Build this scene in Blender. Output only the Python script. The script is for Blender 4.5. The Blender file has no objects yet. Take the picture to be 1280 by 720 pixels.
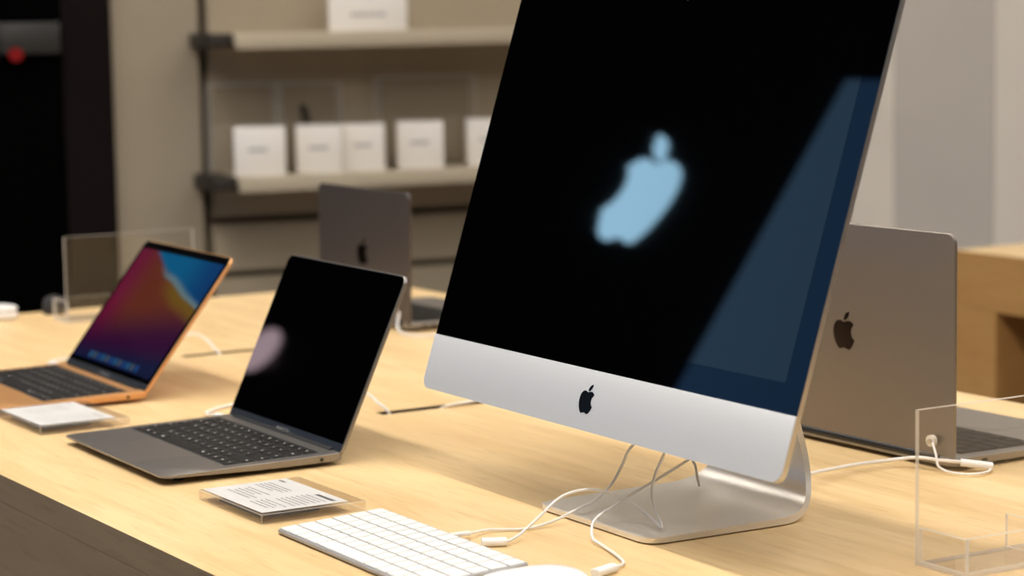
import bpy, bmesh, math, random
from math import sin, cos, pi
from mathutils import Vector, Matrix
random.seed(4)
S = bpy.context.scene
C = S.collection
TZ = 0.90                      # height of the display table's top; X runs along the table, Y across it

# ------------------------------------------------------------------ camera, world, exposure
F_PX, PITCH, ROLL, CAM_H, YAW = 2980.0, 0.1187, -0.0174, 0.4965, 1.0267
cd = bpy.data.cameras.new('camera'); cam = bpy.data.objects.new('camera', cd); C.objects.link(cam)
fw = Vector((0, cos(PITCH), -sin(PITCH))); rt = Vector((1, 0, 0)); up = rt.cross(fw)
rt, up = rt*cos(ROLL)+up*sin(ROLL), up*cos(ROLL)-rt*sin(ROLL)
RZ = Matrix.Rotation(YAW, 3, 'Z')
fw, rt, up = RZ@fw, RZ@rt, RZ@up
m = Matrix((rt, up, -fw)).transposed().to_4x4(); m.translation = Vector((0, 0, TZ+CAM_H))
cam.matrix_world = m
cd.sensor_width = 36.0; cd.lens = F_PX/1280*36.0; cd.clip_start = 0.05; cd.clip_end = 60
cd.dof.use_dof = True; cd.dof.focus_distance = 2.30; cd.dof.aperture_fstop = 5.4
S.camera = cam
S.cycles.transparent_max_bounces = 32
w = bpy.data.worlds.new('store_world'); S.world = w; w.use_nodes = True
bg = w.node_tree.nodes['Background']; bg.inputs[0].default_value = (0.9, 0.93, 1, 1); bg.inputs[1].default_value = 0.02
S.view_settings.view_transform = 'Standard'; S.view_settings.look = 'None'
S.view_settings.exposure = 0.55; S.view_settings.gamma = 1.0
STRIP, PANEL = 28.0, 2.6       # radiance of the suspended strip and of the ceiling panels

# ------------------------------------------------------------------ helpers
def tag(o, label, cat, group=None, kind=None):
    if label: o['label'] = label
    if cat: o['category'] = cat
    if group: o['group'] = group
    if kind: o['kind'] = kind
    return o
def empty(name, loc, rz=0.0, label=None, cat=None, group=None):
    o = bpy.data.objects.new(name, None); C.objects.link(o)
    o.location = loc; o.rotation_euler = (0, 0, rz); o.empty_display_size = 0.02
    return tag(o, label, cat, group)
def link_mesh(name, me, mat=None, parent=None):
    o = bpy.data.objects.new(name, me); C.objects.link(o)
    if mat is not None and not me.materials: me.materials.append(mat)
    if parent is not None: o.parent = parent
    return o
def finish(bm, name, mat, parent=None, smooth=0.55, xf=None):
    if xf is not None:
        for v in bm.verts: v.co = Vector(xf(*v.co))
    bmesh.ops.recalc_face_normals(bm, faces=bm.faces)
    me = bpy.data.meshes.new(name); bm.to_mesh(me); bm.free()
    mats = mat if isinstance(mat, (list, tuple)) else [mat]
    for mm in mats: me.materials.append(mm)
    if smooth:
        me.polygons.foreach_set('use_smooth', [True]*len(me.polygons)); me.set_sharp_from_angle(angle=smooth)
    return link_mesh(name, me, None, parent)
def box(bm, x0, x1, y0, y1, z0, z1, mi=0):
    vs = [bm.verts.new((x, y, z)) for z in (z0, z1) for y in (y0, y1) for x in (x0, x1)]
    for f in ((0,2,3,1),(4,5,7,6),(0,1,5,4),(2,6,7,3),(0,4,6,2),(1,3,7,5)):
        bm.faces.new([vs[i] for i in f]).material_index = mi
    return vs
def box_obj(name, x0, x1, y0, y1, z0, z1, mat, parent=None, bevel=0.0, xf=None, seg=2):
    bm = bmesh.new(); box(bm, x0, x1, y0, y1, z0, z1)
    if bevel: bmesh.ops.bevel(bm, geom=list(bm.edges), offset=bevel, segments=seg, affect='EDGES', profile=0.5)
    return finish(bm, name, mat, parent, 0.55 if bevel else 0, xf)
def rr(w, h, r, cx=0, cy=0, n=6, corners=(1,1,1,1)):
    pts = []
    for k, (sx, sy) in enumerate(((1,1),(-1,1),(-1,-1),(1,-1))):
        if not corners[k]: pts.append((cx+sx*w/2, cy+sy*h/2)); continue
        ox, oy = cx+sx*(w/2-r), cy+sy*(h/2-r)
        for i in range(n+1):
            a = k*pi/2 + i/n*pi/2; pts.append((ox+r*cos(a), oy+r*sin(a)))
    return pts
def prism(bm, pts, z0, z1, ch=0.0):
    rings = []
    if ch:
        cx = sum(p[0] for p in pts)/len(pts); cy = sum(p[1] for p in pts)/len(pts)
        W = max(p[0] for p in pts)-min(p[0] for p in pts); H = max(p[1] for p in pts)-min(p[1] for p in pts)
        ins = [(cx+(x-cx)*(1-2*ch/W), cy+(y-cy)*(1-2*ch/H)) for x, y in pts]
        s = 1 if z1 > z0 else -1
        lay = ((ins, z0), (pts, z0+ch*s), (pts, z1-ch*s), (ins, z1))
    else: lay = ((pts, z0), (pts, z1))
    for q, z in lay: rings.append([bm.verts.new((x, y, z)) for x, y in q])
    n = len(pts)
    bm.faces.new(rings[0][::-1]); bm.faces.new(rings[-1])
    for A, B in zip(rings, rings[1:]):
        for i in range(n): bm.faces.new((A[i], A[(i+1)%n], B[(i+1)%n], B[i]))
def prism_obj(name, pts, z0, z1, mat, parent=None, xf=None, ch=0.0, smooth=0.55):
    bm = bmesh.new(); prism(bm, pts, z0, z1, ch); return finish(bm, name, mat, parent, smooth, xf)
def spline(P, n=6):
    P = [Vector(p) for p in P]; Q = [2*P[0]-P[1]]+P+[2*P[-1]-P[-2]]; out = []
    for i in range(1, len(Q)-2):
        a, b, c, d = Q[i-1:i+3]
        for k in range(n):
            t = k/n
            out.append(0.5*((2*b)+(c-a)*t+(2*a-5*b+4*c-d)*t*t+(3*b-a-3*c+d)*t**3))
    out.append(P[-1]); return out
def tube(bm, pts, r, n=10):
    rings = []; prev = None
    for i, p in enumerate(pts):
        d = (pts[min(i+1, len(pts)-1)]-pts[max(i-1, 0)]).normalized()
        u = (prev-d*prev.dot(d)) if prev is not None else d.orthogonal()
        u.normalize(); prev = u; v = d.cross(u)
        rings.append([bm.verts.new(p+(u*cos(2*pi*k/n)+v*sin(2*pi*k/n))*r) for k in range(n)])
    for A, B in zip(rings, rings[1:]):
        for k in range(n): bm.faces.new((A[k], A[(k+1)%n], B[(k+1)%n], B[k]))
    bm.faces.new(rings[0][::-1]); bm.faces.new(rings[-1])
def cyl(bm, p, d, r, n=20): tube(bm, [Vector(p), Vector(p)+Vector(d)], r, n)

# ------------------------------------------------------------------ materials
def pm(name, col, rough=0.5, metal=0.0, noise=0.0, nscale=60.0, bump=0.0, spec=None, **kw):
    mt = bpy.data.materials.new(name); mt.use_nodes = True; nt = mt.node_tree; b = nt.nodes['Principled BSDF']
    b.inputs['Base Color'].default_value = (*col, 1); b.inputs['Roughness'].default_value = rough; b.inputs['Metallic'].default_value = metal
    if spec is not None: b.inputs['Specular IOR Level'].default_value = spec
    for k, v in kw.items(): b.inputs[k.replace('_', ' ')].default_value = v
    if noise or bump:
        tc = nt.nodes.new('ShaderNodeTexCoord'); nz = nt.nodes.new('ShaderNodeTexNoise')
        nz.inputs['Scale'].default_value = nscale; nz.inputs['Detail'].default_value = 3
        nt.links.new(tc.outputs['Object'], nz.inputs['Vector'])
        if noise:
            mx = nt.nodes.new('ShaderNodeMix'); mx.data_type = 'RGBA'
            mx.inputs[6].default_value = (*[c*(1-noise) for c in col], 1); mx.inputs[7].default_value = (*[min(1, c*(1+noise)) for c in col], 1)
            nt.links.new(nz.outputs[0], mx.inputs[0]); nt.links.new(mx.outputs[2], b.inputs['Base Color'])
        if bump:
            bp = nt.nodes.new('ShaderNodeBump'); bp.inputs['Strength'].default_value = bump; bp.inputs['Distance'].default_value = 0.002
            nt.links.new(nz.outputs[0], bp.inputs['Height']); nt.links.new(bp.outputs[0], b.inputs['Normal'])
    return mt
def em(name, col, strength):
    mt = bpy.data.materials.new(name); mt.use_nodes = True; nt = mt.node_tree
    nt.nodes.remove(nt.nodes['Principled BSDF']); e = nt.nodes.new('ShaderNodeEmission')
    e.inputs[0].default_value = (*col, 1); e.inputs[1].default_value = strength
    nt.links.new(e.outputs[0], nt.nodes['Material Output'].inputs[0]); return mt
def wood(name, c1, c2, c3, rough=0.42):
    mt = bpy.data.materials.new(name); mt.use_nodes = True; nt = mt.node_tree; b = nt.nodes['Principled BSDF']; L = nt.links.new
    tc = nt.nodes.new('ShaderNodeTexCoord')
    def noise(scale, detail, dist, rgh=0.55):
        mp = nt.nodes.new('ShaderNodeMapping'); mp.inputs['Scale'].default_value = scale; L(tc.outputs['Object'], mp.inputs[0])
        n = nt.nodes.new('ShaderNodeTexNoise'); n.inputs['Scale'].default_value = 1; n.inputs['Detail'].default_value = detail
        n.inputs['Distortion'].default_value = dist; n.inputs['Roughness'].default_value = rgh; L(mp.outputs[0], n.inputs['Vector']); return n
    g1 = noise((3.0, 26, 26), 5, 0.8); g2 = noise((1.1, 7, 7), 3, 0.6); g3 = noise((14, 160, 160), 3, 0.2)
    r1 = nt.nodes.new('ShaderNodeValToRGB'); L(g1.outputs[0], r1.inputs[0])
    r1.color_ramp.elements[0].position = 0.28; r1.color_ramp.elements[0].color = (*c1, 1)
    r1.color_ramp.elements[1].position = 0.62; r1.color_ramp.elements[1].color = (*c2, 1)
    r2 = nt.nodes.new('ShaderNodeValToRGB'); L(g2.outputs[0], r2.inputs[0])
    r2.color_ramp.elements[0].position = 0.35; r2.color_ramp.elements[0].color = (0, 0, 0, 1)
    r2.color_ramp.elements[1].position = 0.7; r2.color_ramp.elements[1].color = (0.6, 0.6, 0.6, 1)
    mx = nt.nodes.new('ShaderNodeMix'); mx.data_type = 'RGBA'; L(r2.outputs[0], mx.inputs[0]); L(r1.outputs[0], mx.inputs[6]); mx.inputs[7].default_value = (*c3, 1)
    r3 = nt.nodes.new('ShaderNodeValToRGB'); L(g3.outputs[0], r3.inputs[0])
    r3.color_ramp.elements[0].position = 0.27; r3.color_ramp.elements[0].color = (0.86, 0.83, 0.78, 1)
    r3.color_ramp.elements[1].position = 0.45; r3.color_ramp.elements[1].color = (1, 1, 1, 1)
    m2 = nt.nodes.new('ShaderNodeMix'); m2.data_type = 'RGBA'; m2.blend_type = 'MULTIPLY'; m2.inputs[0].default_value = 1
    L(mx.outputs[2], m2.inputs[6]); L(r3.outputs[0], m2.inputs[7]); L(m2.outputs[2], b.inputs['Base Color'])
    b.inputs['Roughness'].default_value = rough; b.inputs['Specular IOR Level'].default_value = 0.35
    return mt
def clear(name, white=0.0, tint=(1, 1, 1), rough=0.02):
    """thin clear acrylic sheet: Fresnel gloss over transparency, with a white share that paints the bright glint of edges"""
    mt = bpy.data.materials.new(name); mt.use_nodes = True; nt = mt.node_tree; L = nt.links.new
    nt.nodes.remove(nt.nodes['Principled BSDF'])
    tr = nt.nodes.new('ShaderNodeBsdfTransparent'); tr.inputs[0].default_value = (*tint, 1)
    gl = nt.nodes.new('ShaderNodeBsdfGlossy'); gl.inputs['Roughness'].default_value = rough
    lw = nt.nodes.new('ShaderNodeLayerWeight'); lw.inputs[0].default_value = 0.5          # Schlick Fresnel, same from both sides of the sheet
    pw = nt.nodes.new('ShaderNodeMath'); pw.operation = 'POWER'; pw.inputs[1].default_value = 5.0; L(lw.outputs['Facing'], pw.inputs[0])
    fr = nt.nodes.new('ShaderNodeMath'); fr.operation = 'MULTIPLY_ADD'; fr.inputs[1].default_value = 0.7; fr.inputs[2].default_value = 0.03; L(pw.outputs[0], fr.inputs[0])
    mx = nt.nodes.new('ShaderNodeMixShader'); L(fr.outputs[0], mx.inputs[0]); L(tr.outputs[0], mx.inputs[1]); L(gl.outputs[0], mx.inputs[2])
    out = mx
    if white:
        df = nt.nodes.new('ShaderNodeBsdfTranslucent'); df.inputs[0].default_value = (0.95, 0.93, 0.9, 1)
        d2 = nt.nodes.new('ShaderNodeBsdfDiffuse'); d2.inputs[0].default_value = (0.95, 0.93, 0.9, 1)
        ad = nt.nodes.new('ShaderNodeMixShader'); ad.inputs[0].default_value = 0.5; L(df.outputs[0], ad.inputs[1]); L(d2.outputs[0], ad.inputs[2])
        m3 = nt.nodes.new('ShaderNodeMixShader'); m3.inputs[0].default_value = white; L(mx.outputs[0], m3.inputs[1]); L(ad.outputs[0], m3.inputs[2]); out = m3
    L(out.outputs[0], nt.nodes['Material Output'].inputs[0]); return mt

M = {}
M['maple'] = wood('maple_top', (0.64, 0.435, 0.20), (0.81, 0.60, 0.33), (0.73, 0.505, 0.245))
M['maple_shaded_side'] = wood('maple_shaded_side', (0.40, 0.27, 0.155), (0.46, 0.325, 0.19), (0.42, 0.28, 0.16), 0.5)  # darker maple: shade on the table's upright faces is put into the colour
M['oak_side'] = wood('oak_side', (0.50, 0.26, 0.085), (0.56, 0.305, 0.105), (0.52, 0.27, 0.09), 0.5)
M['slot'] = pm('slot_shade', (0.02, 0.012, 0.007), 0.8, noise=0.2)
M['beige'] = pm('beige_panel', (0.34, 0.285, 0.21), 0.6, noise=0.05, nscale=8)
M['bay'] = pm('bay_panel', (0.36, 0.30, 0.215), 0.6, noise=0.05, nscale=8)
M['gap'] = pm('panel_gap', (0.11, 0.085, 0.055), 0.8, noise=0.1)
M['greige'] = pm('grey_wall', (0.60, 0.56, 0.515), 0.7, noise=0.03, nscale=6)
M['pale'] = pm('pale_wall', (0.82, 0.77, 0.70), 0.7, noise=0.03, nscale=6)
M['shelf'] = pm('shelf_laminate', (0.50, 0.43, 0.32), 0.5, noise=0.05, nscale=10)
M['dark_part'] = pm('dark_brown_part', (0.02, 0.014, 0.01), 0.6, noise=0.2)
M['darkbrown'] = pm('dark_column', (0.007, 0.0042, 0.004), 0.8, noise=0.3, nscale=4, spec=0.1)
M['black'] = pm('black_laminate', (0.0015, 0.0015, 0.0015), 0.9, noise=0.2, spec=0.0)
M['greyband'] = pm('grey_rail', (0.022, 0.021, 0.020), 0.5, noise=0.2)
M['floor'] = pm('floor_stone', (0.22, 0.20, 0.18), 0.5, noise=0.12, nscale=3)
M['ceil'] = pm('ceiling_paint', (0.75, 0.74, 0.72), 0.8, noise=0.02)
M['darkwall'] = pm('dark_front_wall', (0.006, 0.006, 0.006), 0.9, noise=0.2, spec=0.0)
M['white_box'] = pm('white_carton', (0.86, 0.82, 0.77), 0.55, noise=0.02)
M['print'] = pm('grey_print', (0.45, 0.43, 0.41), 0.7, noise=0.1)
M['ink'] = pm('black_ink', (0.06, 0.06, 0.065), 0.6, noise=0.1)
M['card'] = pm('card_paper', (0.58, 0.57, 0.56), 0.6, noise=0.02)
M['silver'] = pm('silver_aluminium', (0.60, 0.575, 0.54), 0.32, 0.9, noise=0.02, nscale=300)
M['chin'] = pm('chin_aluminium', (0.63, 0.645, 0.67), 0.42, 0.25, noise=0.015, nscale=300)
M['kbcase'] = pm('shaded_keyboard_aluminium', (0.42, 0.42, 0.43), 0.4, 0.6, noise=0.02, nscale=300)  # metal darkened so the shade between the keys sits in its colour
M['stand'] = pm('stand_aluminium', (0.80, 0.77, 0.72), 0.36, 0.65, noise=0.02, nscale=300)
M['grey_al'] = pm('grey_aluminium', (0.30, 0.28, 0.265), 0.34, 0.8, noise=0.03, nscale=300)
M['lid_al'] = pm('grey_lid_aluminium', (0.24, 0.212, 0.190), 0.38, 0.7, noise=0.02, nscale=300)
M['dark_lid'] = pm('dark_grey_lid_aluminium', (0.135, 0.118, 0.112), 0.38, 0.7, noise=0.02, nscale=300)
M['gold_al'] = pm('gold_aluminium', (0.76, 0.40, 0.17), 0.36, 0.65, noise=0.03, nscale=300)
M['keys'] = pm('black_keys', (0.007, 0.0065, 0.0065), 0.55, noise=0.15, nscale=200, spec=0.25)
M['keywell'] = pm('key_well', (0.05, 0.047, 0.045), 0.6, noise=0.15)
M['legend'] = pm('key_legend', (0.62, 0.60, 0.58), 0.6, noise=0.05)
M['white_key'] = pm('white_keys', (0.80, 0.795, 0.78), 0.4, noise=0.01)
M['hinge'] = pm('black_hinge', (0.006, 0.006, 0.007), 0.45, noise=0.1)
M['strip'] = pm('bezel_strip', (0.022, 0.026, 0.034), 0.35, noise=0.05)
M['logo'] = pm('black_logo', (0.004, 0.004, 0.004), 0.15, noise=0.1)
M['logo_m'] = pm('mirror_logo', (0.020, 0.012, 0.008), 0.12, 0.8, noise=0.05)
M['glass'] = pm('black_glass', (0.0006, 0.0006, 0.0008), 0.02, noise=0.2, spec=0.5, Specular_Tint=(0.25, 0.5, 0.85, 1))
M['lcd'] = pm('lcd_glass', (0.0006, 0.0006, 0.0008), 0.02, noise=0.2, IOR=1.62)
M['rubber'] = pm('rubber', (0.01, 0.01, 0.01), 0.8, noise=0.1)
M['cable'] = pm('white_cable', (0.84, 0.82, 0.80), 0.45, noise=0.02)
M['plug'] = pm('white_plug', (0.88, 0.87, 0.86), 0.35, noise=0.02)
M['puck'] = pm('clear_puck', (0.75, 0.70, 0.62), 0.15, noise=0.05)
M['metal'] = pm('steel', (0.6, 0.58, 0.55), 0.25, 0.9, noise=0.05)
M['acrylic'] = clear('clear_acrylic', 0.0, (0.992, 0.990, 0.988)); M['edge'] = clear('acrylic_edge_glint', 0.62)  # the edge material's white stands in for light caught along the rims
M['block'] = clear('acrylic_block', 0.0, (0.96, 0.95, 0.93)); M['block_edge'] = clear('acrylic_block_edge', 0.08, (0.93, 0.90, 0.86))
M['mouse'] = pm('white_gloss', (0.90, 0.90, 0.90), 0.12, noise=0.01)
M['stool'] = pm('stool_fabric', (0.03, 0.03, 0.032), 0.9, noise=0.2, bump=0.3)
M['fixture'] = pm('fixture_white', (0.8, 0.8, 0.8), 0.5, noise=0.02)
M['strip_em'] = em('strip_diffuser', (1.0, 0.93, 0.84), STRIP)
M['panel_em'] = em('panel_diffuser', (1.0, 0.95, 0.89), PANEL)
M['sign_em'] = em('sign_glow', (0.42, 0.75, 1.0), 4.6)
M['day_em'] = em('dusk_glass', (0.30, 0.60, 1.0), 0.48)
M['pink_em'] = em('pink_globe', (1.0, 0.66, 0.66), 2.2)
M['red_em'] = em('red_indicator', (0.35, 0.02, 0.02), 0.35)

# emblem: apple silhouette with a bite, built from its Bezier outline
def bez(p, segs, n=8):
    out = [p]
    for s in segs:
        p0 = out[-1]
        if len(s) == 2:
            q, e = [(p0[0]+a, p0[1]+b) for a, b in s]
            for i in range(1, n+1):
                t = i/n; out.append(tuple((1-t)**2*p0[k]+2*t*(1-t)*q[k]+t*t*e[k] for k in (0, 1)))
        else:
            a, b, c = [(p0[0]+x, p0[1]+y) for x, y in s]
            for i in range(1, n+1):
                t = i/n; out.append(tuple((1-t)**3*p0[k]+3*t*(1-t)**2*a[k]+3*t*t*(1-t)*b[k]+t**3*c[k] for k in (0, 1)))
    return out
BODY = bez((318.7, 268.7), [((-.2,-36.7),(16.4,-64.4),(50,-84.8)), ((-18.8,-26.9),(-47.2,-41.7),(-84.7,-44.6)), ((-35.5,-2.8),(-74.3,20.7),(-88.5,20.7)),
    ((-15,0),(-49.4,-19.7),(-76.4,-19.7)), ((-55.8,.9),(-115.1,44.5),(-115.1,133.2)), ((0,39.3),(14.4,81.2)), ((12.8,36.7),(59,126.7),(107.2,125.2)),
    ((25.2,-.6),(43,-17.9),(75.8,-17.9)), ((31.8,0),(48.3,17.9),(76.4,17.9)), ((48.6,-.7),(90.4,-82.5),(102.6,-119.3)), ((-65.2,-30.7),(-61.7,-90),(-61.7,-91.9))])[:-1]
LEAF = bez((262.1, 104.5), [((27.3,-32.4),(24.8,-61.9),(24,-72.5)), ((-24.1,1.4),(-52,16.4),(-67.9,34.9)), ((-17.5,19.8),(-27.8,44.3),(-25.6,71.9)), ((26.1,2),(49.9,-11.4),(69.5,-34.2))])[:-1]
def emblem(name, H, th, mat, parent, xf):
    """emblem of height H in its own plane (x right, y up, centred), th thick"""
    bm = bmesh.new()
    for P in (BODY, LEAF): prism(bm, [((x-188)/448*H, (256-y)/448*H) for x, y in P], 0, th)
    bmesh.ops.triangulate(bm, faces=[f for f in bm.faces if len(f.verts) > 4])
    return finish(bm, name, mat, parent, 0, xf)
def lettering(name, s, size, mat, parent, xf):
    cu = bpy.data.curves.new('lettering_curve', 'FONT'); cu.body = s; cu.size = size; cu.align_x = 'CENTER'; cu.align_y = 'CENTER'; cu.resolution_u = 2
    o = bpy.data.objects.new('lettering_tmp', cu); C.objects.link(o)
    me = bpy.data.meshes.new_from_object(o.evaluated_get(bpy.context.evaluated_depsgraph_get())); bpy.data.objects.remove(o)
    for v in me.vertices: v.co = Vector(xf(*v.co))
    me.materials.clear(); me.materials.append(mat); me.name = name
    return link_mesh(name, me, None, parent)

# ------------------------------------------------------------------ the room
def structure(o): o['kind'] = 'structure'; return o
structure(box_obj('floor', -13.2, 3.2, -2.2, 9.2, -0.1, 0, M['floor']))
structure(box_obj('ceiling', -13.2, 3.2, -2.2, 9.2, 4.2, 4.3, M['ceil']))
structure(box_obj('wall_far', -13.2, -13.0, -2.2, 9.2, 0, 4.2, M['darkwall']))
structure(box_obj('wall_right', -13.2, 3.2, 9.0, 9.2, 0, 4.2, M['greige']))
# shop front (dark wall the screens mirror): wall with a big glazed opening
bm = bmesh.new()
WX0, WX1, WZ0, WZ1 = -6.92, -3.6, 0.35, 3.54
box(bm, -13.2, WX0, -2.2, -2.0, 0, 4.2); box(bm, WX1, 3.2, -2.2, -2.0, 0, 4.2)
box(bm, WX0, WX1, -2.2, -2.0, 0, WZ0); box(bm, WX0, WX1, -2.2, -2.0, WZ1, 4.2)
structure(finish(bm, 'wall_front', M['darkwall'], None, 0))
structure(box_obj('window_1', WX0, WX1, -2.14, -2.10, WZ0, WZ1, M['day_em']))
# back wall, panelled, at a slight angle to the table
WA = 1.4203; WD = Vector((cos(WA), sin(WA), 0)); WN = Vector((sin(WA), -cos(WA), 0)); W0 = Vector((-5.322, 2.779, 0))
def wl(u, off, z): return tuple(W0+WD*u+WN*off+Vector((0, 0, z)))
wall = structure(box_obj('wall_back', -0.73, 6.1, -0.16, -0.03, 0, 4.2, M['gap'], xf=wl))
def wpanel(u0, u1, z0, z1, mat): return box_obj('panel', u0, u1, -0.03, 0.0, z0, z1, mat, wall, xf=wl)
wpanel(-0.622, -0.408, 0, 4.2, M['beige'])
for z0, z1 in ((0, 0.735), (0.752, 0.868), (0.886, 4.2)): wpanel(-0.383, 1.2, z0, z1, M['bay'])
wpanel(1.206, 1.56, 0, 4.2, M['pale']); wpanel(1.562, 1.885, 0, 4.2, M['greige']); wpanel(1.888, 6.1, 0, 4.2, M['pale'])
structure(box_obj('trim_1', -0.745, -0.626, -0.10, 0.02, 0, 4.2, M['darkbrown'], xf=wl))

# ceiling lamps
def strip_light(y, z, x0, x1, wdt, label):
    t = empty('strip_light', ((x0+x1)/2, y, z), 0, label, 'ceiling light', 'suspended strip lights')
    L2 = (x1-x0)/2
    box_obj('housing', -L2-0.03, L2+0.03, -wdt/2-0.02, wdt/2+0.02, 0.004, 0.08, M['fixture'], t, 0.004)
    box_obj('diffuser', -L2, L2, -wdt/2, wdt/2, -0.004, 0.004, M['strip_em'], t)
    for x in (-L2+0.4, L2-0.4):
        bm = bmesh.new(); cyl(bm, (x, 0, 0.08), (0, 0, 4.2-z-0.08), 0.004, 8); finish(bm, 'hanger', M['metal'], t)
strip_light(0.81, 3.5, -5.2, 1.6, 0.13, 'long suspended strip lamp hung parallel above the maple table')
for i, x in enumerate((-5.2, -2.0, 1.2)):
    for j, y in enumerate((-0.55, 3.3, 6.3)):
        t = empty('ceiling_panel_light', (x, y, 4.2), 0, 'square luminous panel set in the white ceiling, %s row, %s' % (('window side', 'middle', 'far side')[j], ('beyond the table', 'above the table', 'nearest the camera')[i]), 'ceiling light', 'luminous ceiling panels')
        box_obj('frame', -1.05, 1.05, -0.95, 0.95, -0.04, 0.0, M['fixture'], t, 0.004)
        box_obj('diffuser', -1.0, 1.0, -0.9, 0.9, -0.046, -0.04, M['panel_em'], t)
# sign seen only as a screen reflection, and a pink globe added for its reflection
s = empty('emblem_sign', (-7.55, -2.0, TZ+2.045), 0, 'glowing pale blue apple shaped emblem sign on the dark shop front', 'sign')
emblem('glowing_face', 0.47, 0.02, M['sign_em'], s, lambda x, y, z: (-x, 0.035+z, y))
bm = bmesh.new(); box(bm, -0.03, 0.03, 0, 0.034, -0.15, 0.03); finish(bm, 'mount', M['dark_part'], s, 0)
s = empty('added_pink_globe', (-10.50, -2.0, TZ+1.945), 0, 'added pink glowing globe that makes the blob mirrored in the black laptop screen', 'lamp')
bm = bmesh.new(); bmesh.ops.create_uvsphere(bm, u_segments=24, v_segments=16, radius=0.10)
for v in bm.verts: v.co = (v.co.x*0.8, v.co.y*0.6+0.16, v.co.z*1.3)
finish(bm, 'globe', M['pink_em'], s, 3.2)
bm = bmesh.new(); cyl(bm, (0, 0, 0), (0, 0.07, 0), 0.05); finish(bm, 'mount', M['dark_part'], s)

# ------------------------------------------------------------------ tables
def slab_holes(bm, x0, x1, y0, y1, z0, z1, holes):
    xs = sorted({x0, x1} | {h[0] for h in holes} | {h[1] for h in holes}); ys = sorted({y0, y1} | {h[2] for h in holes} | {h[3] for h in holes})
    inh = lambda i, j: any(h[0] <= (xs[i]+xs[i+1])/2 <= h[1] and h[2] <= (ys[j]+ys[j+1])/2 <= h[3] for h in holes)
    V = {}
    def v(i, j, z):
        if (i, j, z) not in V: V[i, j, z] = bm.verts.new((xs[i], ys[j], z))
        return V[i, j, z]
    nx, ny = len(xs)-1, len(ys)-1
    solid = lambda i, j: 0 <= i < nx and 0 <= j < ny and not inh(i, j)
    for i in range(nx):
        for j in range(ny):
            if inh(i, j): continue
            bm.faces.new((v(i,j,z1), v(i+1,j,z1), v(i+1,j+1,z1), v(i,j+1,z1))); bm.faces.new((v(i,j,z0), v(i,j+1,z0), v(i+1,j+1,z0), v(i+1,j,z0)))
            for di, dj, a, b in ((-1,0,(0,0),(0,1)), (1,0,(1,1),(1,0)), (0,-1,(1,0),(0,0)), (0,1,(0,1),(1,1))):
                if not solid(i+di, j+dj):
                    bm.faces.new((v(i+a[0],j+a[1],z0), v(i+b[0],j+b[1],z0), v(i+b[0],j+b[1],z1), v(i+a[0],j+a[1],z1)))
TX0, TX1, TY0, TY1 = -3.78, -0.95, 0.838, 2.02
t = empty('display_table', ((TX0+TX1)/2, (TY0+TY1)/2, 0), 0, 'long pale maple display table carrying the computers in the foreground', 'table')
lx = lambda x: x-(TX0+TX1)/2; ly = lambda y: y-(TY0+TY1)/2
slots = [(-3.164, -3.144, 1.352, 1.480), (-2.564, -2.544, 1.352, 1.500), (-1.964, -1.944, 1.325, 1.490)]
bm = bmesh.new(); slab_holes(bm, lx(TX0), lx(TX1), ly(TY0), ly(TY1), TZ-0.030, TZ, [(lx(a), lx(b), ly(c), ly(d)) for a, b, c, d in slots])
bm.normal_update()
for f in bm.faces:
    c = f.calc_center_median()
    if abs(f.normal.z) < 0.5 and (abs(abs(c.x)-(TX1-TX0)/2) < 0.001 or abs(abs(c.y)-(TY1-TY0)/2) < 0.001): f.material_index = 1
    elif abs(f.normal.z) < 0.5: f.material_index = 2  # slot walls coloured dark, painting the shade inside the recess
top = finish(bm, 'tabletop', [M['maple'], M['maple_shaded_side'], M['slot']], t, 0)
for a, b, c, d in slots:
    bm = bmesh.new(); slab_holes(bm, lx(a)-0.01, lx(b)+0.01, ly(c)-0.01, ly(d)+0.01, TZ-0.034, TZ-0.0305, []); finish(bm, 'cable_slot_liner', M['slot'], top, 0)
def apron(t, hx, hy, z0, z1, mat):
    for n, q in (('apron', (-hx, hx, -hy, -hy+0.03)), ('apron', (-hx, hx, hy-0.03, hy)), ('apron', (-hx, -hx+0.03, -hy+0.03, hy-0.03)), ('apron', (hx-0.03, hx, -hy+0.03, hy-0.03))):
        box_obj(n, q[0], q[1], q[2], q[3], z0, z1, mat, t)
hx, hy = (TX1-TX0)/2, (TY1-TY0)/2
apron(t, hx, hy, TZ-0.14, TZ-0.0305, M['maple_shaded_side'])
for sx in (-1, 1): box_obj('leg_panel', sx*hx if sx < 0 else hx-0.10, -hx+0.10 if sx < 0 else hx, -hy+0.002, hy-0.002, 0, TZ-0.1405, M['maple_shaded_side'], t)
UX0, UX1, UY0, UY1 = -3.545, -0.9, 3.160, 4.35
u = empty('display_table', ((UX0+UX1)/2, (UY0+UY1)/2, 0), 0, 'second wooden display table with dark open side, behind the grey laptop at right', 'table')
h2x, h2y = (UX1-UX0)/2, (UY1-UY0)/2
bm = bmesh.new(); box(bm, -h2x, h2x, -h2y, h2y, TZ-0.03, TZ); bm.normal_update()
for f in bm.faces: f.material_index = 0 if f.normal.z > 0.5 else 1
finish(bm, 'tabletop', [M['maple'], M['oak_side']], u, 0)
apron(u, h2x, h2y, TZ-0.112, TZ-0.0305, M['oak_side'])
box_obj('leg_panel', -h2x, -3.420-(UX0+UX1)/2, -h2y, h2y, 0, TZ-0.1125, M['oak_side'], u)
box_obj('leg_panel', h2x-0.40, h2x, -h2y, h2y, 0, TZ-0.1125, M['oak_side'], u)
box_obj('inner_panel', -3.41-(UX0+UX1)/2, h2x-0.405, -h2y+0.80, -h2y+0.83, 0, TZ-0.1125, M['oak_side'], u)

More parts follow.
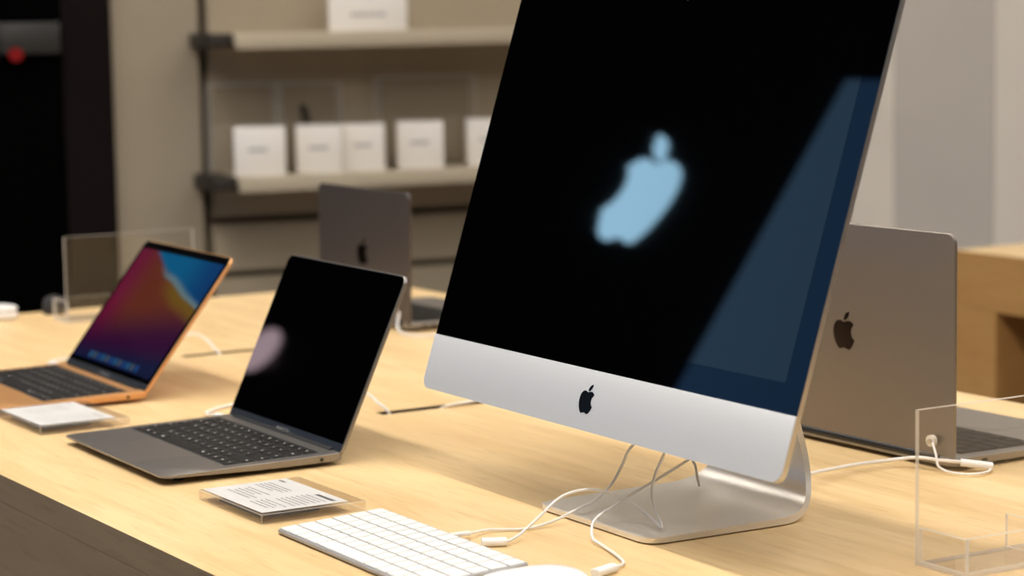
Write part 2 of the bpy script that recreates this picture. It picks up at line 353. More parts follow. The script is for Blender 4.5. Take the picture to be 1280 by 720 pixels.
# ------------------------------------------------------------------ keyboards
ROWS = [[1.0357]*14, [1]*13+[1.5], [1.5]+[1]*13, [1.75]+[1]*11+[1.75], [2.25]+[1]*10+[2.25], [1, 1, 1, 1.25, 5.0, 1.25, 1, 1, 1, 1]]
KEYMESH = {}
def key_mesh(w, d, hgt, mat, r):
    k = (round(w, 5), round(d, 5), mat.name)
    if k not in KEYMESH:
        bm = bmesh.new(); pts = rr(w, d, r, n=1); ins = rr(w-0.0008, d-0.0008, r*0.8, n=1)
        A = [bm.verts.new((x, y, 0)) for x, y in pts]; B = [bm.verts.new((x, y, hgt*0.7)) for x, y in pts]; D = [bm.verts.new((x, y, hgt)) for x, y in ins]
        n = len(pts)
        for P, Q in ((A, B), (B, D)):
            for i in range(n): bm.faces.new((P[i], P[(i+1)%n], Q[(i+1)%n], Q[i]))
        bm.faces.new(D); bm.faces.new(A[::-1]); bmesh.ops.recalc_face_normals(bm, faces=bm.faces)
        me = bpy.data.meshes.new('key'); bm.to_mesh(me); bm.free(); me.materials.append(mat); KEYMESH[k] = me
    return KEYMESH[k]
def keyboard(parent, width, y_front, y_back, zf, gap, hgt, mat, slope, legend=None):
    total = 14.5; unit = width/total; rows = 6; pitch = (y_back-y_front)/rows; bm = bmesh.new()
    for r, row in enumerate(ROWS):
        yc = y_back-(r+0.5)*pitch; tot = sum(row); x = -width/2; k = width/tot
        for i, wu in enumerate(row):
            wk = wu*k; o = link_mesh('key', key_mesh(wk-gap, pitch-gap, hgt, mat, 0.0012), None, parent)
            o.location = (x+wk/2, yc, zf(yc)); o.rotation_euler = (slope, 0, 0)
            if legend and wu < 4:
                z = zf(yc)+hgt+0.0001; lw = random.uniform(0.0018, 0.0030)*(1.5 if wu > 1.1 else 1); lh = random.uniform(0.002, 0.003)
                ox = 0 if wu <= 1.1 else (-1 if i == 0 else 1)*(wk/2-gap-lw)
                c = [(x+wk/2+ox+sx*lw/2, yc+sy*lh/2, z+sy*lh/2*slope) for sx, sy in ((-1,-1),(1,-1),(1,1),(-1,1))]
                bm.faces.new([bm.verts.new(p) for p in c])
            x += wk
    if legend: finish(bm, 'key_legends', legend, parent, 0)['kind'] = 'stuff'
    else: bm.free()

# ------------------------------------------------------------------ laptops
def laptop(name, loc, rz, W, D, lean, label, al, lidmat, screen, keys=True, legend=True, port=True, words=None, lidlen=None, group=None):
    t = empty(name, (loc[0], loc[1], TZ), rz, label, 'laptop', group)
    zt = lambda y: 0.0105+0.0035*y/D
    zb = lambda y: 0.0030+0.0045*max(0, 1-y/(D*0.55))
    def wedge(x, y, z): return (x, y, zb(y)+(zt(y)-zb(y))*z)
    bm = bmesh.new(); pts = rr(W, D, 0.011, 0, D/2, 7)
    dense = []
    for i, p in enumerate(pts):
        q = pts[(i+1) % len(pts)]; n = max(1, int(math.hypot(q[0]-p[0], q[1]-p[1])/0.03)); dense += [(p[0]+(q[0]-p[0])*k/n, p[1]+(q[1]-p[1])*k/n) for k in range(n)]
    rings = []
    for ins, z in ((0.020, 0), (0.009, 0.05), (0.0012, 0.16), (0.0, 0.28), (0.0, 0.93), (0.0006, 1.0)):
        rings.append([bm.verts.new(wedge(x*(1-2*ins/W), D/2+(y-D/2)*(1-2*ins/D), z)) for x, y in dense])
    n = len(dense); bm.faces.new(rings[-1]); bm.faces.new(rings[0][::-1])
    for A, B in zip(rings, rings[1:]):
        for i in range(n): bm.faces.new((A[i], A[(i+1)%n], B[(i+1)%n], B[i]))
    bmesh.ops.triangulate(bm, faces=[f for f in bm.faces if len(f.verts) > 4])
    base = finish(bm, 'base', al, t, 0.5)
    sl = 0.0035/D
    kw = W*0.898; kb, kf = D*0.885, D*0.885-0.110*(D/0.2124)**0.2
    if keys:
        box_obj('key_well', -kw/2-0.001, kw/2+0.001, kf-0.001, kb+0.001, 0, 0.0003, M['keywell'], base, xf=lambda x, y, z: (x, y, zt(y)+z))
        keyboard(base, kw, kf, kb, lambda y: zt(y)+0.0003, 0.0022, 0.0009, M['keys'], sl, M['legend'] if legend else None)
    tw = W*0.40; prism_obj('trackpad', rr(tw, D*0.36, 0.004, 0, D*0.20, 3), 0, 0.0002, al, base, xf=lambda x, y, z: (x, y, zt(y)+z))
    for sx in (-1, 1):
        for y in (0.03, D-0.03):
            bm = bmesh.new(); cyl(bm, (sx*(W/2-0.03), y, 0), (0, 0, zb(y)+0.0006), 0.006, 12); finish(bm, 'rubber_foot', M['rubber'], base)
    if port:
        bm = bmesh.new(); cyl(bm, (W/2-0.0006, D-0.028, 0.0085), (0.0009, 0, 0), 0.0022, 14); finish(bm, 'audio_jack', M['hinge'], base)
        for k in (0.028, 0.045):
            prism_obj('charging_port', rr(0.009, 0.003, 0.0014, D-k, 0.0085, 3), 0, 0.0009, M['hinge'], base, xf=lambda x, y, z: (-W/2+0.0006-z, x, y))
    bm = bmesh.new(); cyl(bm, (-W/2+0.02, D-0.0045, 0.0110), (W-0.04, 0, 0), 0.0055, 14); finish(bm, 'hinge', M['hinge'], t)
    H = lidlen or D-0.005
    hy, hz = D-0.006, 0.0130
    def lp(u, v, wv): return (u, hy+v*sin(lean)-wv*cos(lean), hz+v*cos(lean)+wv*sin(lean))
    lid = prism_obj('lid_shell', rr(W, H+0.004, 0.0105, 0, (H-0.004)/2, 7), -0.0048, -0.0005, lidmat, t, lp, 0.0007)
    gl = prism_obj('screen_glass', rr(W-0.003, H-0.012, 0.009, 0, 0.0105+(H-0.012)/2, 7, (1,1,0,0)), -0.0007, 0.0, M['glass'], lid, lp)
    box_obj('bezel_strip', -W/2+0.002, W/2-0.002, -0.002, 0.0103, -0.0007, -0.0001, M['strip'], lid, xf=lp)
    x0, x1, y0, y1 = -W/2+0.009, W/2-0.009, 0.017, H-0.013
    me = bpy.data.meshes.new('display'); me.from_pydata([lp(x0,y0,.0002), lp(x1,y0,.0002), lp(x1,y1,.0002), lp(x0,y1,.0002)], [], [(0,1,2,3)])
    uv = me.uv_layers.new(name='UVMap')
    for i, c in enumerate(((0,0),(1,0),(1,1),(0,1))): uv.data[i].uv = c
    me.materials.append(screen); link_mesh('display', me, None, lid)
    if words: lettering('lettering', words, 0.0062, M['print'], lid, lambda x, y, z: lp(x, y+0.0045, 0.0002))
    emblem('lid_emblem', 0.042, 0.0004, M['logo_m'], lid, lambda x, y, z: lp(-x, H/2+y, -0.0048-z))
    return t
def wallpaper():
    mt = bpy.data.materials.new('abstract_wallpaper'); mt.use_nodes = True; nt = mt.node_tree; L = nt.links.new
    b = nt.nodes['Principled BSDF']; b.inputs['Base Color'].default_value = (0.001, 0.001, 0.001, 1); b.inputs['Roughness'].default_value = 0.03
    tc = nt.nodes.new('ShaderNodeTexCoord'); sp = nt.nodes.new('ShaderNodeSeparateXYZ'); L(tc.outputs['UV'], sp.inputs[0])
    nz = nt.nodes.new('ShaderNodeTexNoise'); nz.inputs['Scale'].default_value = 2.2; nz.inputs['Detail'].default_value = 1; L(tc.outputs['UV'], nz.inputs['Vector'])
    def mth(op, a, b_):
        n = nt.nodes.new('ShaderNodeMath'); n.operation = op
        for i, q in enumerate((a, b_)):
            if isinstance(q, (int, float)): n.inputs[i].default_value = q
            else: L(q, n.inputs[i])
        return n.outputs[0]
    def ramp(x, lo, hi):
        n = nt.nodes.new('ShaderNodeMapRange'); n.interpolation_type = 'SMOOTHSTEP'; L(x, n.inputs[0]); n.inputs[1].default_value = lo; n.inputs[2].default_value = hi; return n.outputs[0]
    def mix(f, a, c):
        n = nt.nodes.new('ShaderNodeMix'); n.data_type = 'RGBA'; L(f, n.inputs[0])
        if isinstance(a, tuple): n.inputs[6].default_value = (*a, 1)
        else: L(a, n.inputs[6])
        n.inputs[7].default_value = (*c, 1); return n.outputs[2]
    U, V = sp.outputs[0], sp.outputs[1]
    wob = mth('MULTIPLY', mth('SUBTRACT', nz.outputs[0], 0.5), 0.12)
    bend = mth('ADD', mth('MULTIPLY', mth('MINIMUM', U, 0.45), 0.62), mth('MULTIPLY', mth('MAXIMUM', mth('SUBTRACT', U, 0.45), 0.0), 0.28))
    d = mth('ADD', mth('ADD', bend, V), wob)        # distance across the diagonal band
    col = mix(ramp(U, 0.0, 0.35), (0.080, 0.004, 0.020), (0.070, 0.014, 0.007))
    col = mix(ramp(mth('ADD', mth('MULTIPLY', U, 0.25), mth('SUBTRACT', 0.62, V)), 0.15, 0.55), col, (0.018, 0.002, 0.018))
    col = mix(ramp(mth('ADD', mth('MULTIPLY', U, 0.1), mth('SUBTRACT', 0.30, V)), 0.12, 0.32), col, (0.004, 0.006, 0.024))
    yel = mth('MULTIPLY', ramp(d, 0.88, 1.02), ramp(U, 0.40, 0.70))
    col = mix(yel, col, (0.085, 0.045, 0.006))
    pale = mth('MULTIPLY', mth('MULTIPLY', ramp(d, 1.04, 1.09), ramp(U, 0.30, 0.55)), 0.9)
    col = mix(pale, col, (0.065, 0.115, 0.13))
    blue = mth('MULTIPLY', ramp(d, 1.08, 1.15), ramp(mth('ADD', U, mth('MULTIPLY', V, 0.05)), 0.19, 0.27))
    col = mix(blue, col, (0.001, 0.055, 0.125))
    col = mix(mth('MULTIPLY', blue, ramp(U, 0.55, 1.0)), col, (0.001, 0.022, 0.08))
    L(col, b.inputs['Emission Color']); b.inputs['Emission Strength'].default_value = 1.0
    return mt
M['wallpaper'] = wallpaper()
LA = laptop('laptop', (-2.444, 0.958), -0.020, 0.3041, 0.2124, 0.432, 'open dark grey laptop with black screen between gold laptop and all-in-one desktop', M['grey_al'], M['grey_al'], M['glass'], words='MacBook Air', group='open laptops on the maple table')
LR = laptop('laptop', (-2.970, 0.949), -0.026, 0.3041, 0.2124, 0.660, 'open gold laptop with colourful wallpaper on its screen', M['gold_al'], M['gold_al'], M['wallpaper'], words='MacBook Air', group='open laptops on the maple table')
LB = laptop('laptop', (-2.0496, 1.9065), pi+0.0194, 0.3535, 0.2429, 0.0, 'large grey laptop seen from behind, right of the desktop computer', M['grey_al'], M['lid_al'], M['glass'], legend=False, group='open laptops on the maple table')
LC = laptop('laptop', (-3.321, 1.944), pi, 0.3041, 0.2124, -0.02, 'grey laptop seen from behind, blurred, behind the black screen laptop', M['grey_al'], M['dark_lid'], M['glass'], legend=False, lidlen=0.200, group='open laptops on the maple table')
# dock icons on the gold laptop's screen
lidR = [c for c in LR.children if c.name.startswith('lid_shell')][0]
def lpR(u, v, wv): return (u, 0.2064+v*sin(0.66)-wv*cos(0.66), 0.013+v*cos(0.66)+wv*sin(0.66))
ICON = [em('icon_glow_%d' % i, c, 1.0) for i, c in enumerate(((0.012, 0.05, 0.11), (0.03, 0.045, 0.07), (0.008, 0.03, 0.10)))]
for i in range(12):
    x = -0.085+i*0.0155
    prism_obj('dock_icon', rr(0.011, 0.010, 0.002, x, 0.0255, 2), 0.0003, 0.0004, ICON[(i*7) % 3], lidR, lpR)

# ------------------------------------------------------------------ all-in-one desktop
SC = 0.972; TH = 0.309; IZ = 0.095
t = empty('desktop_computer', (-1.871, 1.204, TZ), -0.018, 'large all-in-one desktop computer with black screen and pale silver chin', 'computer')
def ip(u, v, wv): return (u, v*sin(TH)-wv*cos(TH), IZ+v*cos(TH)+wv*sin(TH))
IW, IH, CH = 0.65*SC, 0.4487*SC, 0.0598*SC
bm = bmesh.new(); rings = []
prof = [(1.0, -0.0004), (1.0, -0.0050), (0.985, -0.0062), (0.93, -0.0095), (0.84, -0.017), (0.70, -0.034), (0.52, -0.062), (0.34, -0.086), (0.16, -0.099)]
for s, wv in prof: rings.append([bm.verts.new(ip(x*s, IH*0.47+(y-IH*0.47)*s, wv)) for x, y in rr(IW, IH, 0.012, 0, IH/2, 8)])
n = len(rings[0])
for A, B in zip(rings, rings[1:]):
    for i in range(n): bm.faces.new((A[i], A[(i+1)%n], B[(i+1)%n], B[i]))
bm.faces.new(rings[-1]); bm.faces.new(rings[0][::-1])
shell = finish(bm, 'rear_shell', M['silver'], t, 0.4)
emblem('rear_emblem', 0.07, 0.0005, M['logo'], shell, lambda x, y, z: ip(-x, IH*0.64+y, -0.078-z))
chin = prism_obj('chin', rr(IW, CH, 0.012, 0, CH/2, 8, (0,0,1,1)), -0.0004, 0.0008, M['chin'], t, ip, 0.0003)
emblem('front_emblem', 0.0285, 0.0004, M['logo'], chin, lambda x, y, z: ip(x, CH*0.52+y, 0.0008+z))
gl = prism_obj('front_glass', rr(IW-0.0012, IH-CH-0.0006, 0.0115, 0, CH+(IH-CH-0.0006)/2, 8, (1,1,0,0)), -0.0004, 0.0, M['glass'], t, ip)
bz = 0.0266*SC
box_obj('display', -IW/2+bz, IW/2-bz, CH+bz, IH-bz, 0.0, 0.00015, M['lcd'], gl, xf=ip)
bm = bmesh.new(); cyl(bm, ip(0, IH-bz/2, -0.0001), Vector(ip(0, 0, 0.0004))-Vector(ip(0, 0, 0)), 0.0022, 14); finish(bm, 'camera_lens', M['hinge'], gl)
# bent sheet stand: foot plate, tight bend, neck rising to the back of the screen
cl = [(0.010, 0.0040, 0.1015), (0.05, 0.0041, 0.1015), (0.10, 0.0043, 0.1015), (0.150, 0.0046, 0.1015), (0.168, 0.0048, 0.1005), (0.182, 0.0064, 0.0975), (0.1955, 0.0115, 0.0915), (0.206, 0.021, 0.0835), (0.212, 0.035, 0.076), (0.2135, 0.052, 0.071),
      (0.211, 0.070, 0.068), (0.203, 0.100, 0.066), (0.190, 0.135, 0.065), (0.170, 0.175, 0.065), (0.150, 0.208, 0.065), (0.136, 0.226, 0.065)]
cl = [tuple(v) for v in spline(cl, 4)]
bm = bmesh.new(); rings = []; RC = 0.018
for i, (y, z, hw) in enumerate(cl):
    a = cl[max(i-1, 0)]; b = cl[min(i+1, len(cl)-1)]; d = Vector((b[0]-a[0], b[1]-a[1])).normalized(); nn = Vector((-d[1], d[0])); T2 = 0.0024+0.0010*min(1, i/16)
    sect = lambda yy, hh: rings.append([bm.verts.new((sx*hh, yy+nn[0]*sd*T2, z+nn[1]*sd*T2)) for sx, sd in ((-1,-1),(1,-1),(1,1),(-1,1))])
    if i == 0:      # rounded front corners
        for k in range(7):
            ang = k/6*pi/2; sect(y+RC*(1-cos(ang)), hw-RC*(1-sin(ang)))
    elif y > cl[0][0]+RC or i > 8: sect(y, hw)
for A, B in zip(rings, rings[1:]):
    for i in range(4): bm.faces.new((A[i], A[(i+1)%4], B[(i+1)%4], B[i]))
bm.faces.new(rings[0]); bm.faces.new(rings[-1])
finish(bm, 'stand', M['stand'], t, 0.5)
bm = bmesh.new(); cyl(bm, (-0.05, 0.130, 0.226), (0.10, 0, 0), 0.014, 18); finish(bm, 'stand_hinge', M['silver'], t)
prism_obj('foot_pad', rr(0.19, 0.14, 0.01, 0, 0.095, 4), 0.0, 0.0013, M['rubber'], t)

# ------------------------------------------------------------------ keyboard and mouse
t = empty('wireless_keyboard', (-1.881, 0.9537, TZ), -0.013, 'white slim keyboard with silver edge in front of the desktop computer', 'keyboard')
kz = lambda y: 0.0045+0.0060*y/0.1149
bm = bmesh.new(); pts = rr(0.2789, 0.1149, 0.006, 0, 0.05745, 6)
lo = [bm.verts.new((x*0.992, 0.05745+(y-0.05745)*0.985, 0.0012)) for x, y in pts]; md = [bm.verts.new((x, y, 0.0022)) for x, y in pts]
hi = [bm.verts.new((x, y, kz(y)-0.0004)) for x, y in pts]; tp = [bm.verts.new((x*0.997, 0.05745+(y-0.05745)*0.994, kz(y))) for x, y in pts]
for A, B in ((lo, md), (md, hi), (hi, tp)):
    for i in range(len(pts)): bm.faces.new((A[i], A[(i+1)%len(pts)], B[(i+1)%len(pts)], B[i]))
bm.faces.new(tp); bm.faces.new(lo[::-1])
body = finish(bm, 'case', M['kbcase'], t, 0.5)
keyboard(body, 0.2755, 0.0022, 0.1127, kz, 0.0021, 0.0015, M['white_key'], 0.0060/0.1149)
for sx in (-1, 1):
    for y in (0.02, 0.095):
        bm = bmesh.new(); cyl(bm, (sx*0.12, y, 0), (0, 0, 0.0014), 0.006, 12); finish(bm, 'rubber_foot', M['rubber'], body)
t = empty('computer_mouse', (-1.686, 1.031, TZ), -0.03, 'white glossy computer mouse beside the white keyboard', 'mouse')
bm = bmesh.new(); NU, NV = 32, 9; rings = []
for j in range(NV):
    f = j/(NV-1); s = cos(f*pi/2*0.97)**0.75; z = 0.0055+0.0155*sin(f*pi/2)
    rings.append([bm.verts.new((0.0285*s*abs(cos(a))**0.75*(1 if cos(a) >= 0 else -1), 0.0567*s*abs(sin(a))**0.75*(1 if sin(a) >= 0 else -1), z)) for a in [2*pi*k/NU for k in range(NU)]])
for A, B in zip(rings, rings[1:]):
    for i in range(NU): bm.faces.new((A[i], A[(i+1)%NU], B[(i+1)%NU], B[i]))
bm.faces.new(rings[-1]); bm.faces.new(rings[0][::-1]); shellm = finish(bm, 'top_shell', M['mouse'], t, 1.2)
prism_obj('base', rr(0.053, 0.108, 0.022, 0, 0, 8), 0.0006, 0.0056, M['silver'], t, None, 0.001)
for sx in (-1, 1): box_obj('glide_rail', sx*0.017-0.002, sx*0.017+0.002, -0.04, 0.04, 0, 0.0008, M['rubber'], t)

# ------------------------------------------------------------------ price placards
def sheet(name, x0, x1, y0, y1, z0, z1, parent, mats=None):
    """clear sheet: its two broad faces clear, its cut edges whitened as a painted glint"""
    bm = bmesh.new(); box(bm, x0, x1, y0, y1, z0, z1); dims = (x1-x0, y1-y0, z1-z0); ax = dims.index(min(dims))
    bm.normal_update()
    for f in bm.faces: f.material_index = 0 if abs(f.normal[ax]) > 0.9 else 1
    return finish(bm, name, mats or [M['acrylic'], M['edge']], parent, 0)
def placard(loc, rz, label, dense):
    t = empty('price_placard', (loc[0], loc[1], TZ), rz, label, 'placard', 'clear price placards')
    W, D, H = 0.150, 0.114, 0.0105
    bm = bmesh.new(); box(bm, 0, W, 0, D, 0.0004, H); bmesh.ops.bevel(bm, geom=list(bm.edges), offset=0.00055, segments=1, affect='EDGES'); bm.normal_update()
    for f in bm.faces: nz = max(abs(c) for c in f.normal); f.material_index = 2 if nz < 0.99 else (0 if abs(f.normal.z) > 0.9 else 1)  # bevels get the white edge material as a painted highlight
    finish(bm, 'acrylic_block', [M['block'], M['block_edge'], M['edge']], t, 0)
    cardo = box_obj('card', 0.004, W-0.006, 0.003, D-0.017, H+0.0002, H+0.0007, M['card'], t)
    bm = bmesh.new(); z = H+0.0009
    def bar(x0, x1, y0, y1): bm.faces.new([bm.verts.new(p) for p in ((x0,y0,z), (x1,y0,z), (x1,y1,z), (x0,y1,z))])
    def line(x0, x1, y, hgt, wmin, wmax):
        x = x0
        while x < x1-0.001:
            w_ = min(random.uniform(wmin, wmax), x1-x); bar(x, x+w_*0.92, y, y+hgt); x += w_+0.0011
    line(0.010, 0.024, 0.085, 0.0034, 0.003, 0.006)
    line(0.098, 0.136, 0.083, 0.0048, 0.003, 0.005)
    for k in range(4): line(0.014, 0.050+random.uniform(0, 0.02), 0.072-k*0.0052, 0.0014, 0.002, 0.006)
    for k in range(7): line(0.092, 0.130+random.uniform(0, 0.008), 0.076-k*0.0056, 0.0013, 0.002, 0.006)
    for k in range(5): line(0.022+0.004*(k%2), 0.060+random.uniform(0, 0.02), 0.045-k*0.0056, 0.0013, 0.002, 0.005)
    for k in range(4): line(0.088, 0.125+random.uniform(0, 0.012), 0.033-k*0.0055, 0.0013, 0.002, 0.006)
    finish(bm, 'print', M['ink'] if dense else M['print'], cardo, 0)
    box_obj('card_slot', 0.052, W-0.004, -0.0003, 0.0006, H-0.0032, H-0.0014, M['ink'], t)
    box_obj('card_slot', W-0.0006, W+0.0003, 0.004, 0.062, H-0.0032, H-0.0012, M['ink'], t)
placard((-2.211, 0.960), 0.0, 'clear acrylic placard with printed white card between black laptop and white keyboard', True)
placard((-2.812, 0.957), 0.0, 'clear acrylic placard with pale card in front of the gold laptop', False)

# ------------------------------------------------------------------ acrylic stands
def acrylic_stand(loc, flip, label):
    t = empty('acrylic_stand', (loc[0], loc[1], TZ), 0, label, 'stand', 'clear acrylic stands')
    s = -1 if flip else 1; o = lambda a, b: (min(s*a, s*b), max(s*a, s*b))
    sheet('back_panel', *o(-0.005, 0.0), 0, 0.222, 0, 0.1385, t)
    sheet('side_wall', *o(0.0003, 0.060), 0, 0.004, 0.0042, 0.034, t)
    sheet('front_wall', *o(0.056, 0.060), 0.0042, 0.218, 0.0042, 0.034, t)
    sheet('divider', *o(0.0003, 0.0557), 0.101, 0.104, 0.0042, 0.034, t)
    sheet('side_wall', *o(0.0003, 0.060), 0.2182, 0.222, 0.0042, 0.034, t)
    sheet('tray_floor', *o(0.0003, 0.060), 0.0, 0.222, 0.0002, 0.004, t)
acrylic_stand((-1.571, 1.363), False, 'clear acrylic stand with low tray at the lower right, by the desktop computer')
acrylic_stand((-3.612, 1.350), True, 'clear acrylic stand standing behind the gold laptop')

# ------------------------------------------------------------------ cables
def cable(pts, label, r=0.0014, plugs=(), group='white cables on the table', name='cable'):
    P = [Vector((x, y, TZ+z)) for x, y, z in pts]; o0 = Vector((P[0].x, P[0].y, TZ))
    t = empty(name, o0, 0, label, 'cable', group)
    bm = bmesh.new(); tube(bm, [p-o0 for p in spline(P, 8)], r, 10); finish(bm, 'cord', M['cable'], t, 1.2)
    for a, b, wd, hg in plugs:
        a = Vector((a[0], a[1], TZ+a[2]))-o0; b = Vector((b[0], b[1], TZ+b[2]))-o0; d = (b-a); L = d.length; d.normalize(); sd = d.cross(Vector((0, 0, 1))).normalized(); upv = sd.cross(d)
        bm = bmesh.new(); prism(bm, rr(wd, hg, hg*0.42, n=4), 0, L, 0.0006)
        finish(bm, 'plug', M['plug'], t, 0.6, lambda x, y, z: a+sd*x+upv*y+d*z)
    return t
cable([(-1.8921,1.0765,.006), (-1.8956,1.0984,.005), (-1.9055,1.1234,.003), (-1.8932,1.1541,.002), (-1.8948,1.1865,.0045), (-1.8984,1.2162,.0115), (-1.9108,1.2474,.016), (-1.9295,1.2788,.025), (-1.9201,1.2851,.045), (-1.8976,1.2796,.065), (-1.8394,1.2716,.10)],
      'white cable running from the back of the white keyboard up behind the silver chin', plugs=[((-1.8921,1.0712,.0062), (-1.8950,1.096,.0052), .006, .0045)])
cable([(-1.8487,1.1085,.004), (-1.8598,1.1292,.006), (-1.8622,1.1529,.02), (-1.8733,1.1824,.032), (-1.874,1.2054,.036), (-1.8709,1.2261,.034), (-1.8623,1.2478,.025), (-1.8367,1.2532,.0155), (-1.7993,1.2447,.0105), (-1.788,1.2399,.0105), (-1.8004,1.2473,.013), (-1.8303,1.26,.022), (-1.8448,1.2683,.034), (-1.8468,1.2745,.05), (-1.8577,1.2906,.062), (-1.8319,1.2831,.09)],
      'white cable arching over the stand foot with its plug lying behind the keyboard', plugs=[((-1.858,1.0865,.0045), (-1.849,1.108,.0042), .0105, .0075)])
cable([(-1.708,1.133,.0035), (-1.7165,1.1475,.003), (-1.7260,1.1545,.003), (-1.7547,1.1646,.003), (-1.7907,1.1745,.003), (-1.8063,1.1752,.006), (-1.8246,1.1863,.0125), (-1.8432,1.2039,.015), (-1.86,1.2323,.019), (-1.8684,1.2658,.028), (-1.8632,1.2904,.04), (-1.8514,1.3124,.055), (-1.8336,1.3215,.07)],
      'white cable kinking off the stand foot down to a plug at the bottom edge', plugs=[((-1.699,1.107,.004), (-1.708,1.133,.004), .0105, .0075)])
cable([(-1.9207,1.3780,.0112), (-1.9245,1.3780,.022), (-1.9259,1.3770,.0317), (-1.9180,1.3660,.045), (-1.905,1.350,.08), (-1.895,1.335,.11)], 'short upright white cable seen under the chin at the back of the foot')
cable([(-1.873,1.425,.030), (-1.8820,1.4752,.018), (-1.9126,1.5362,.011), (-1.925,1.580,.009), (-1.927,1.6266,.008), (-1.905,1.650,.012), (-1.878,1.660,.012), (-1.858,1.690,.009)],
      'white cable crossing from the stand to the plug by the large grey laptop', 0.0019, plugs=[((-1.8665,1.676,.010), (-1.845,1.702,.006), .011, .0075)])
cable([(-1.8867,1.6555,.030), (-1.8760,1.6505,.020), (-1.8680,1.6480,.008), (-1.8552,1.6550,.003), (-1.8369,1.6655,.003), (-1.838,1.688,.003), (-1.848,1.702,.004)], 'thin white tether looping from the security button on the grey laptop lid', 0.0013)
cable([(-2.7369,1.2895,.003), (-2.7130,1.2310,.003), (-2.6868,1.1876,.003), (-2.6629,1.1700,.004), (-2.6250,1.1660,.008), (-2.5995,1.1655,.0085)], 'white charging cable bending into the left side of the black screen laptop', 0.0018, plugs=[((-2.622,1.1658,.0085), (-2.5985,1.1658,.0087), .009, .006)])
cable([(-2.640,1.335,.002), (-2.6145,1.3631,.016), (-2.5727,1.3606,.010), (-2.5570,1.3640,.003), (-2.5530,1.3680,-.006), (-2.5530,1.372,-.010)], 'white cable entering the table slot right of the black screen laptop', 0.0018)
cable([(-2.5530,1.430,-.006), (-2.5530,1.4344,-.004), (-2.5392,1.4400,.003), (-2.5313,1.4613,.006), (-2.536,1.50,.006), (-2.50,1.56,.002)], 'white cable leaving the table slot under the left corner of the chin', 0.0018)
cable([(-3.235,1.345,.002), (-3.2033,1.3842,.024), (-3.1931,1.4034,.018), (-3.1672,1.4079,.006), (-3.1535,1.4120,-.004), (-3.1530,1.416,-.008)], 'white cable entering the far table slot behind the gold laptop', 0.0018)
cable([(-3.2221,1.235,.003), (-3.2164,1.1865,.003), (-3.1871,1.1618,.004), (-3.152,1.1555,.0075), (-3.128,1.1555,.0085)], 'white charging cable at the left side of the gold laptop', 0.0018, plugs=[((-3.151,1.1555,.0085), (-3.1275,1.1555,.0087), .009, .006)])
cable([(-3.185,1.7245,.030), (-3.165,1.710,.012), (-3.1419,1.7100,.003), (-3.1028,1.7269,.003), (-3.1145,1.7828,.003), (-3.160,1.805,.008)], 'white cable on the table behind the blurred grey laptop', 0.0018)
# security button on the lid of the large laptop
t = empty('security_button', (-1.8945, 1.6637, TZ+0.0305), 0, 'small clear security button stuck on the back of the large grey laptop lid', 'security tag')
bm = bmesh.new(); cyl(bm, (0, -0.0005, 0), (0, -0.005, 0), 0.0062, 20); finish(bm, 'disc', M['puck'], t)
bm = bmesh.new(); cyl(bm, (0.002, -0.0055, 0), (0.001, -0.004, 0), 0.0028, 14); finish(bm, 'post', M['metal'], t)
# small white case at the far left end of the table
t = empty('earphone_case', (-3.735, 1.283, TZ), 0.3, 'small white rounded case on the far left end of the table', 'case')
prism_obj('case_body', rr(0.060, 0.045, 0.018, 0, 0, 6), 0, 0.014, M['plug'], t, None, 0.004); prism_obj('case_lid', rr(0.060, 0.045, 0.018, 0, 0, 6), 0.0145, 0.022, M['plug'], t, None, 0.004)

# ------------------------------------------------------------------ shelves and cartons on the back wall
def shelf(z, label):
    t = empty('wall_shelf', wl(0, 0, z), WA, label, 'shelf', 'wall shelves')       # local x along the wall, -y out of it
    box_obj('board', -0.372, 1.15, -0.200, -0.001, -0.022, 0, M['shelf'], t, 0.002)
    box_obj('front_lip', -0.372, 1.15, -0.206, -0.2005, -0.034, 0.004, M['shelf'], t, 0.002)
    for x in (-0.43, 1.152): box_obj('dark_part', x, x+0.056, -0.190, -0.001, -0.030, 0.004, M['dark_part'], t, 0.002)  # dark brown block at each end of the board
    return t
shelf(1.334, 'upper beige wall shelf holding one wide white carton'); shelf(0.994, 'lower beige wall shelf holding a row of small white cartons')
def carton(u0, u1, z0, h, dep, off, label, text):
    t = empty('carton', wl((u0+u1)/2, off, z0), WA-0.30, label, 'box', 'white cartons on the wall shelves')
    wv = (u1-u0)*0.955; box_obj('carton_body', -wv/2, wv/2, 0, dep, 0, h, M['white_box'], t, 0.0015)
    bm = bmesh.new(); x = -wv*0.22
    for k in range(5):
        q = wv*random.uniform(0.05, 0.1); zz = h*text
        bm.faces.new([bm.verts.new(p) for p in ((x, -0.0005, zz), (x+q, -0.0005, zz), (x+q, -0.0005, zz+h*0.08), (x, -0.0005, zz+h*0.08))]); x += q+wv*0.012
    finish(bm, 'print', M['print'], t, 0)
carton(-0.372, -0.243, 0.995, 0.117, 0.075, 0.16, 'white square carton at the left end of the lower shelf', 0.5)
carton(-0.216, -0.1005, 0.995, 0.116, 0.075, 0.16, 'white carton, left one of the touching pair on the lower shelf', 0.5)
carton(-0.0985, 0.010, 0.995, 0.115, 0.075, 0.16, 'white carton, right one of the touching pair on the lower shelf', 0.52)
carton(0.045, 0.164, 0.995, 0.116, 0.075, 0.16, 'white square carton standing alone right of the touching pair on the lower shelf', 0.52)
carton(0.230, 0.350, 0.995, 0.116, 0.075, 0.16, 'white carton half hidden by the desktop screen on the lower shelf', 0.52)
carton(-0.124, 0.075, 1.335, 0.115, 0.075, 0.16, 'wide white carton on the upper shelf, cut by the picture top', 0.32)
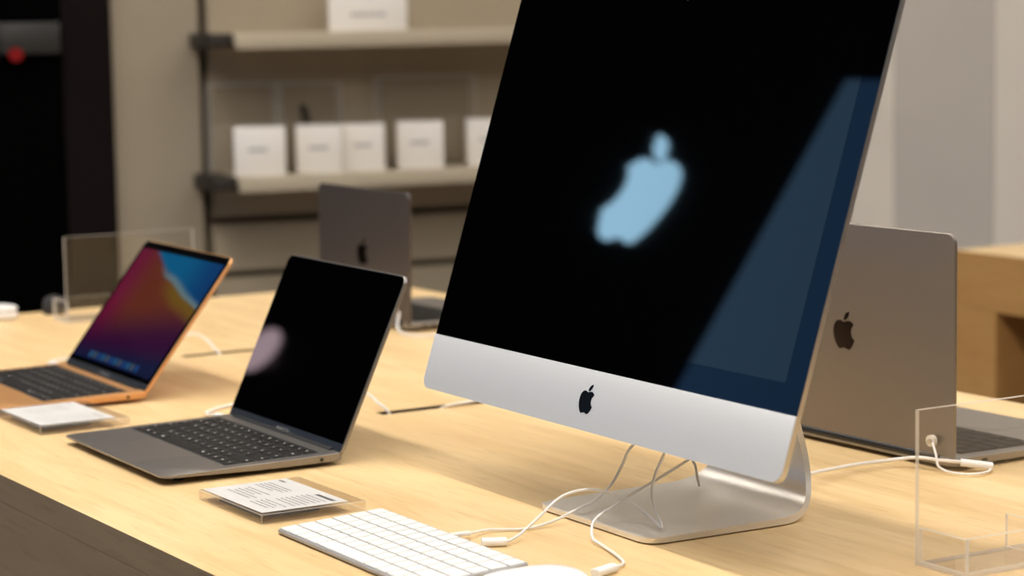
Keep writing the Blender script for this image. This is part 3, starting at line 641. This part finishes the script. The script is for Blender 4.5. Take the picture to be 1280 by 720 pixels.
def display_case(u0, u1, z0, h, off, label):
    t = empty('display_case', wl((u0+u1)/2, off, z0), WA, label, 'display case', 'clear display cases on the lower shelf'); wv = (u1-u0)/2; dp = 0.036
    sheet('front', -wv, wv, 0, 0.003, 0, h, t); sheet('back', -wv, wv, dp, dp+0.003, 0, h, t)
    for x in (-wv, wv-0.003): sheet('side', x, x+0.003, 0.0032, dp-0.0002, 0, h, t)
    sheet('lid', -wv, wv, 0, dp+0.003, h+0.0002, h+0.0032, t)
    return t
display_case(-0.395, -0.225, 0.995, 0.215, 0.046, 'clear acrylic case behind the left end carton')
display_case(-0.215, -0.060, 0.995, 0.215, 0.046, 'clear acrylic case behind the touching pair of cartons')
display_case(0.040, 0.300, 0.995, 0.222, 0.046, 'wide clear acrylic case behind the lone carton')
# small dark gadget hanging inside the middle case
t = empty('gadget', wl(-0.150, 0.036, 1.135), WA, 'small dark gadget inside the clear case behind the cartons', 'gadget')
prism_obj('gadget_body', rr(0.018, 0.046, 0.007, 0, 0.0, 5), 0.0, 0.012, M['dark_part'], t, lambda x, y, z: (x*0.9-y*0.25, z, y), 0.002)
box_obj('strap', -0.003, 0.003, 0.004, 0.008, -0.140, -0.022, M['acrylic'], t)

# ------------------------------------------------------------------ dark fixture and stool at the far left
t = empty('dark_cabinet', wl(-1.05, 0.02, 0), WA, 'tall black cabinet with a grey rail at the left edge', 'cabinet')
box_obj('cabinet_body', -0.50, 0.298, 0.0, 0.35, 0, 2.5, M['black'], t, 0.004)
box_obj('rail', 0.150, 0.296, -0.030, -0.001, 1.298, 1.372, M['greyband'], t, 0.004)
box_obj('rail', 0.100, 0.146, -0.035, -0.001, 1.280, 2.3, M['greyband'], t, 0.004)
bm = bmesh.new(); cyl(bm, (0.188, -0.030, 1.298), (0, -0.012, 0), 0.016, 16); finish(bm, 'indicator_lamp', M['red_em'], t)
t = empty('gadget', (-3.742, 1.378, TZ), 0, 'small dark grey rounded gadget at the table end beside the clear stand', 'gadget')
bm = bmesh.new(); rings = []
for r, z in ((0.017, 0.0), (0.019, 0.003), (0.0195, 0.012), (0.018, 0.022), (0.013, 0.028), (0.004, 0.030)): rings.append([bm.verts.new((r*cos(2*pi*k/28), r*sin(2*pi*k/28), z)) for k in range(28)])
for A, B in zip(rings, rings[1:]):
    for i in range(28): bm.faces.new((A[i], A[(i+1)%28], B[(i+1)%28], B[i]))
bm.faces.new(rings[0][::-1]); bm.faces.new(rings[-1]); finish(bm, 'gadget_body', M['stool'], t, 1.0)
bm = bmesh.new(); cyl(bm, (0, 0, 0.029), (0, 0, 0.0022), 0.006, 16); finish(bm, 'button', M['dark_part'], t)
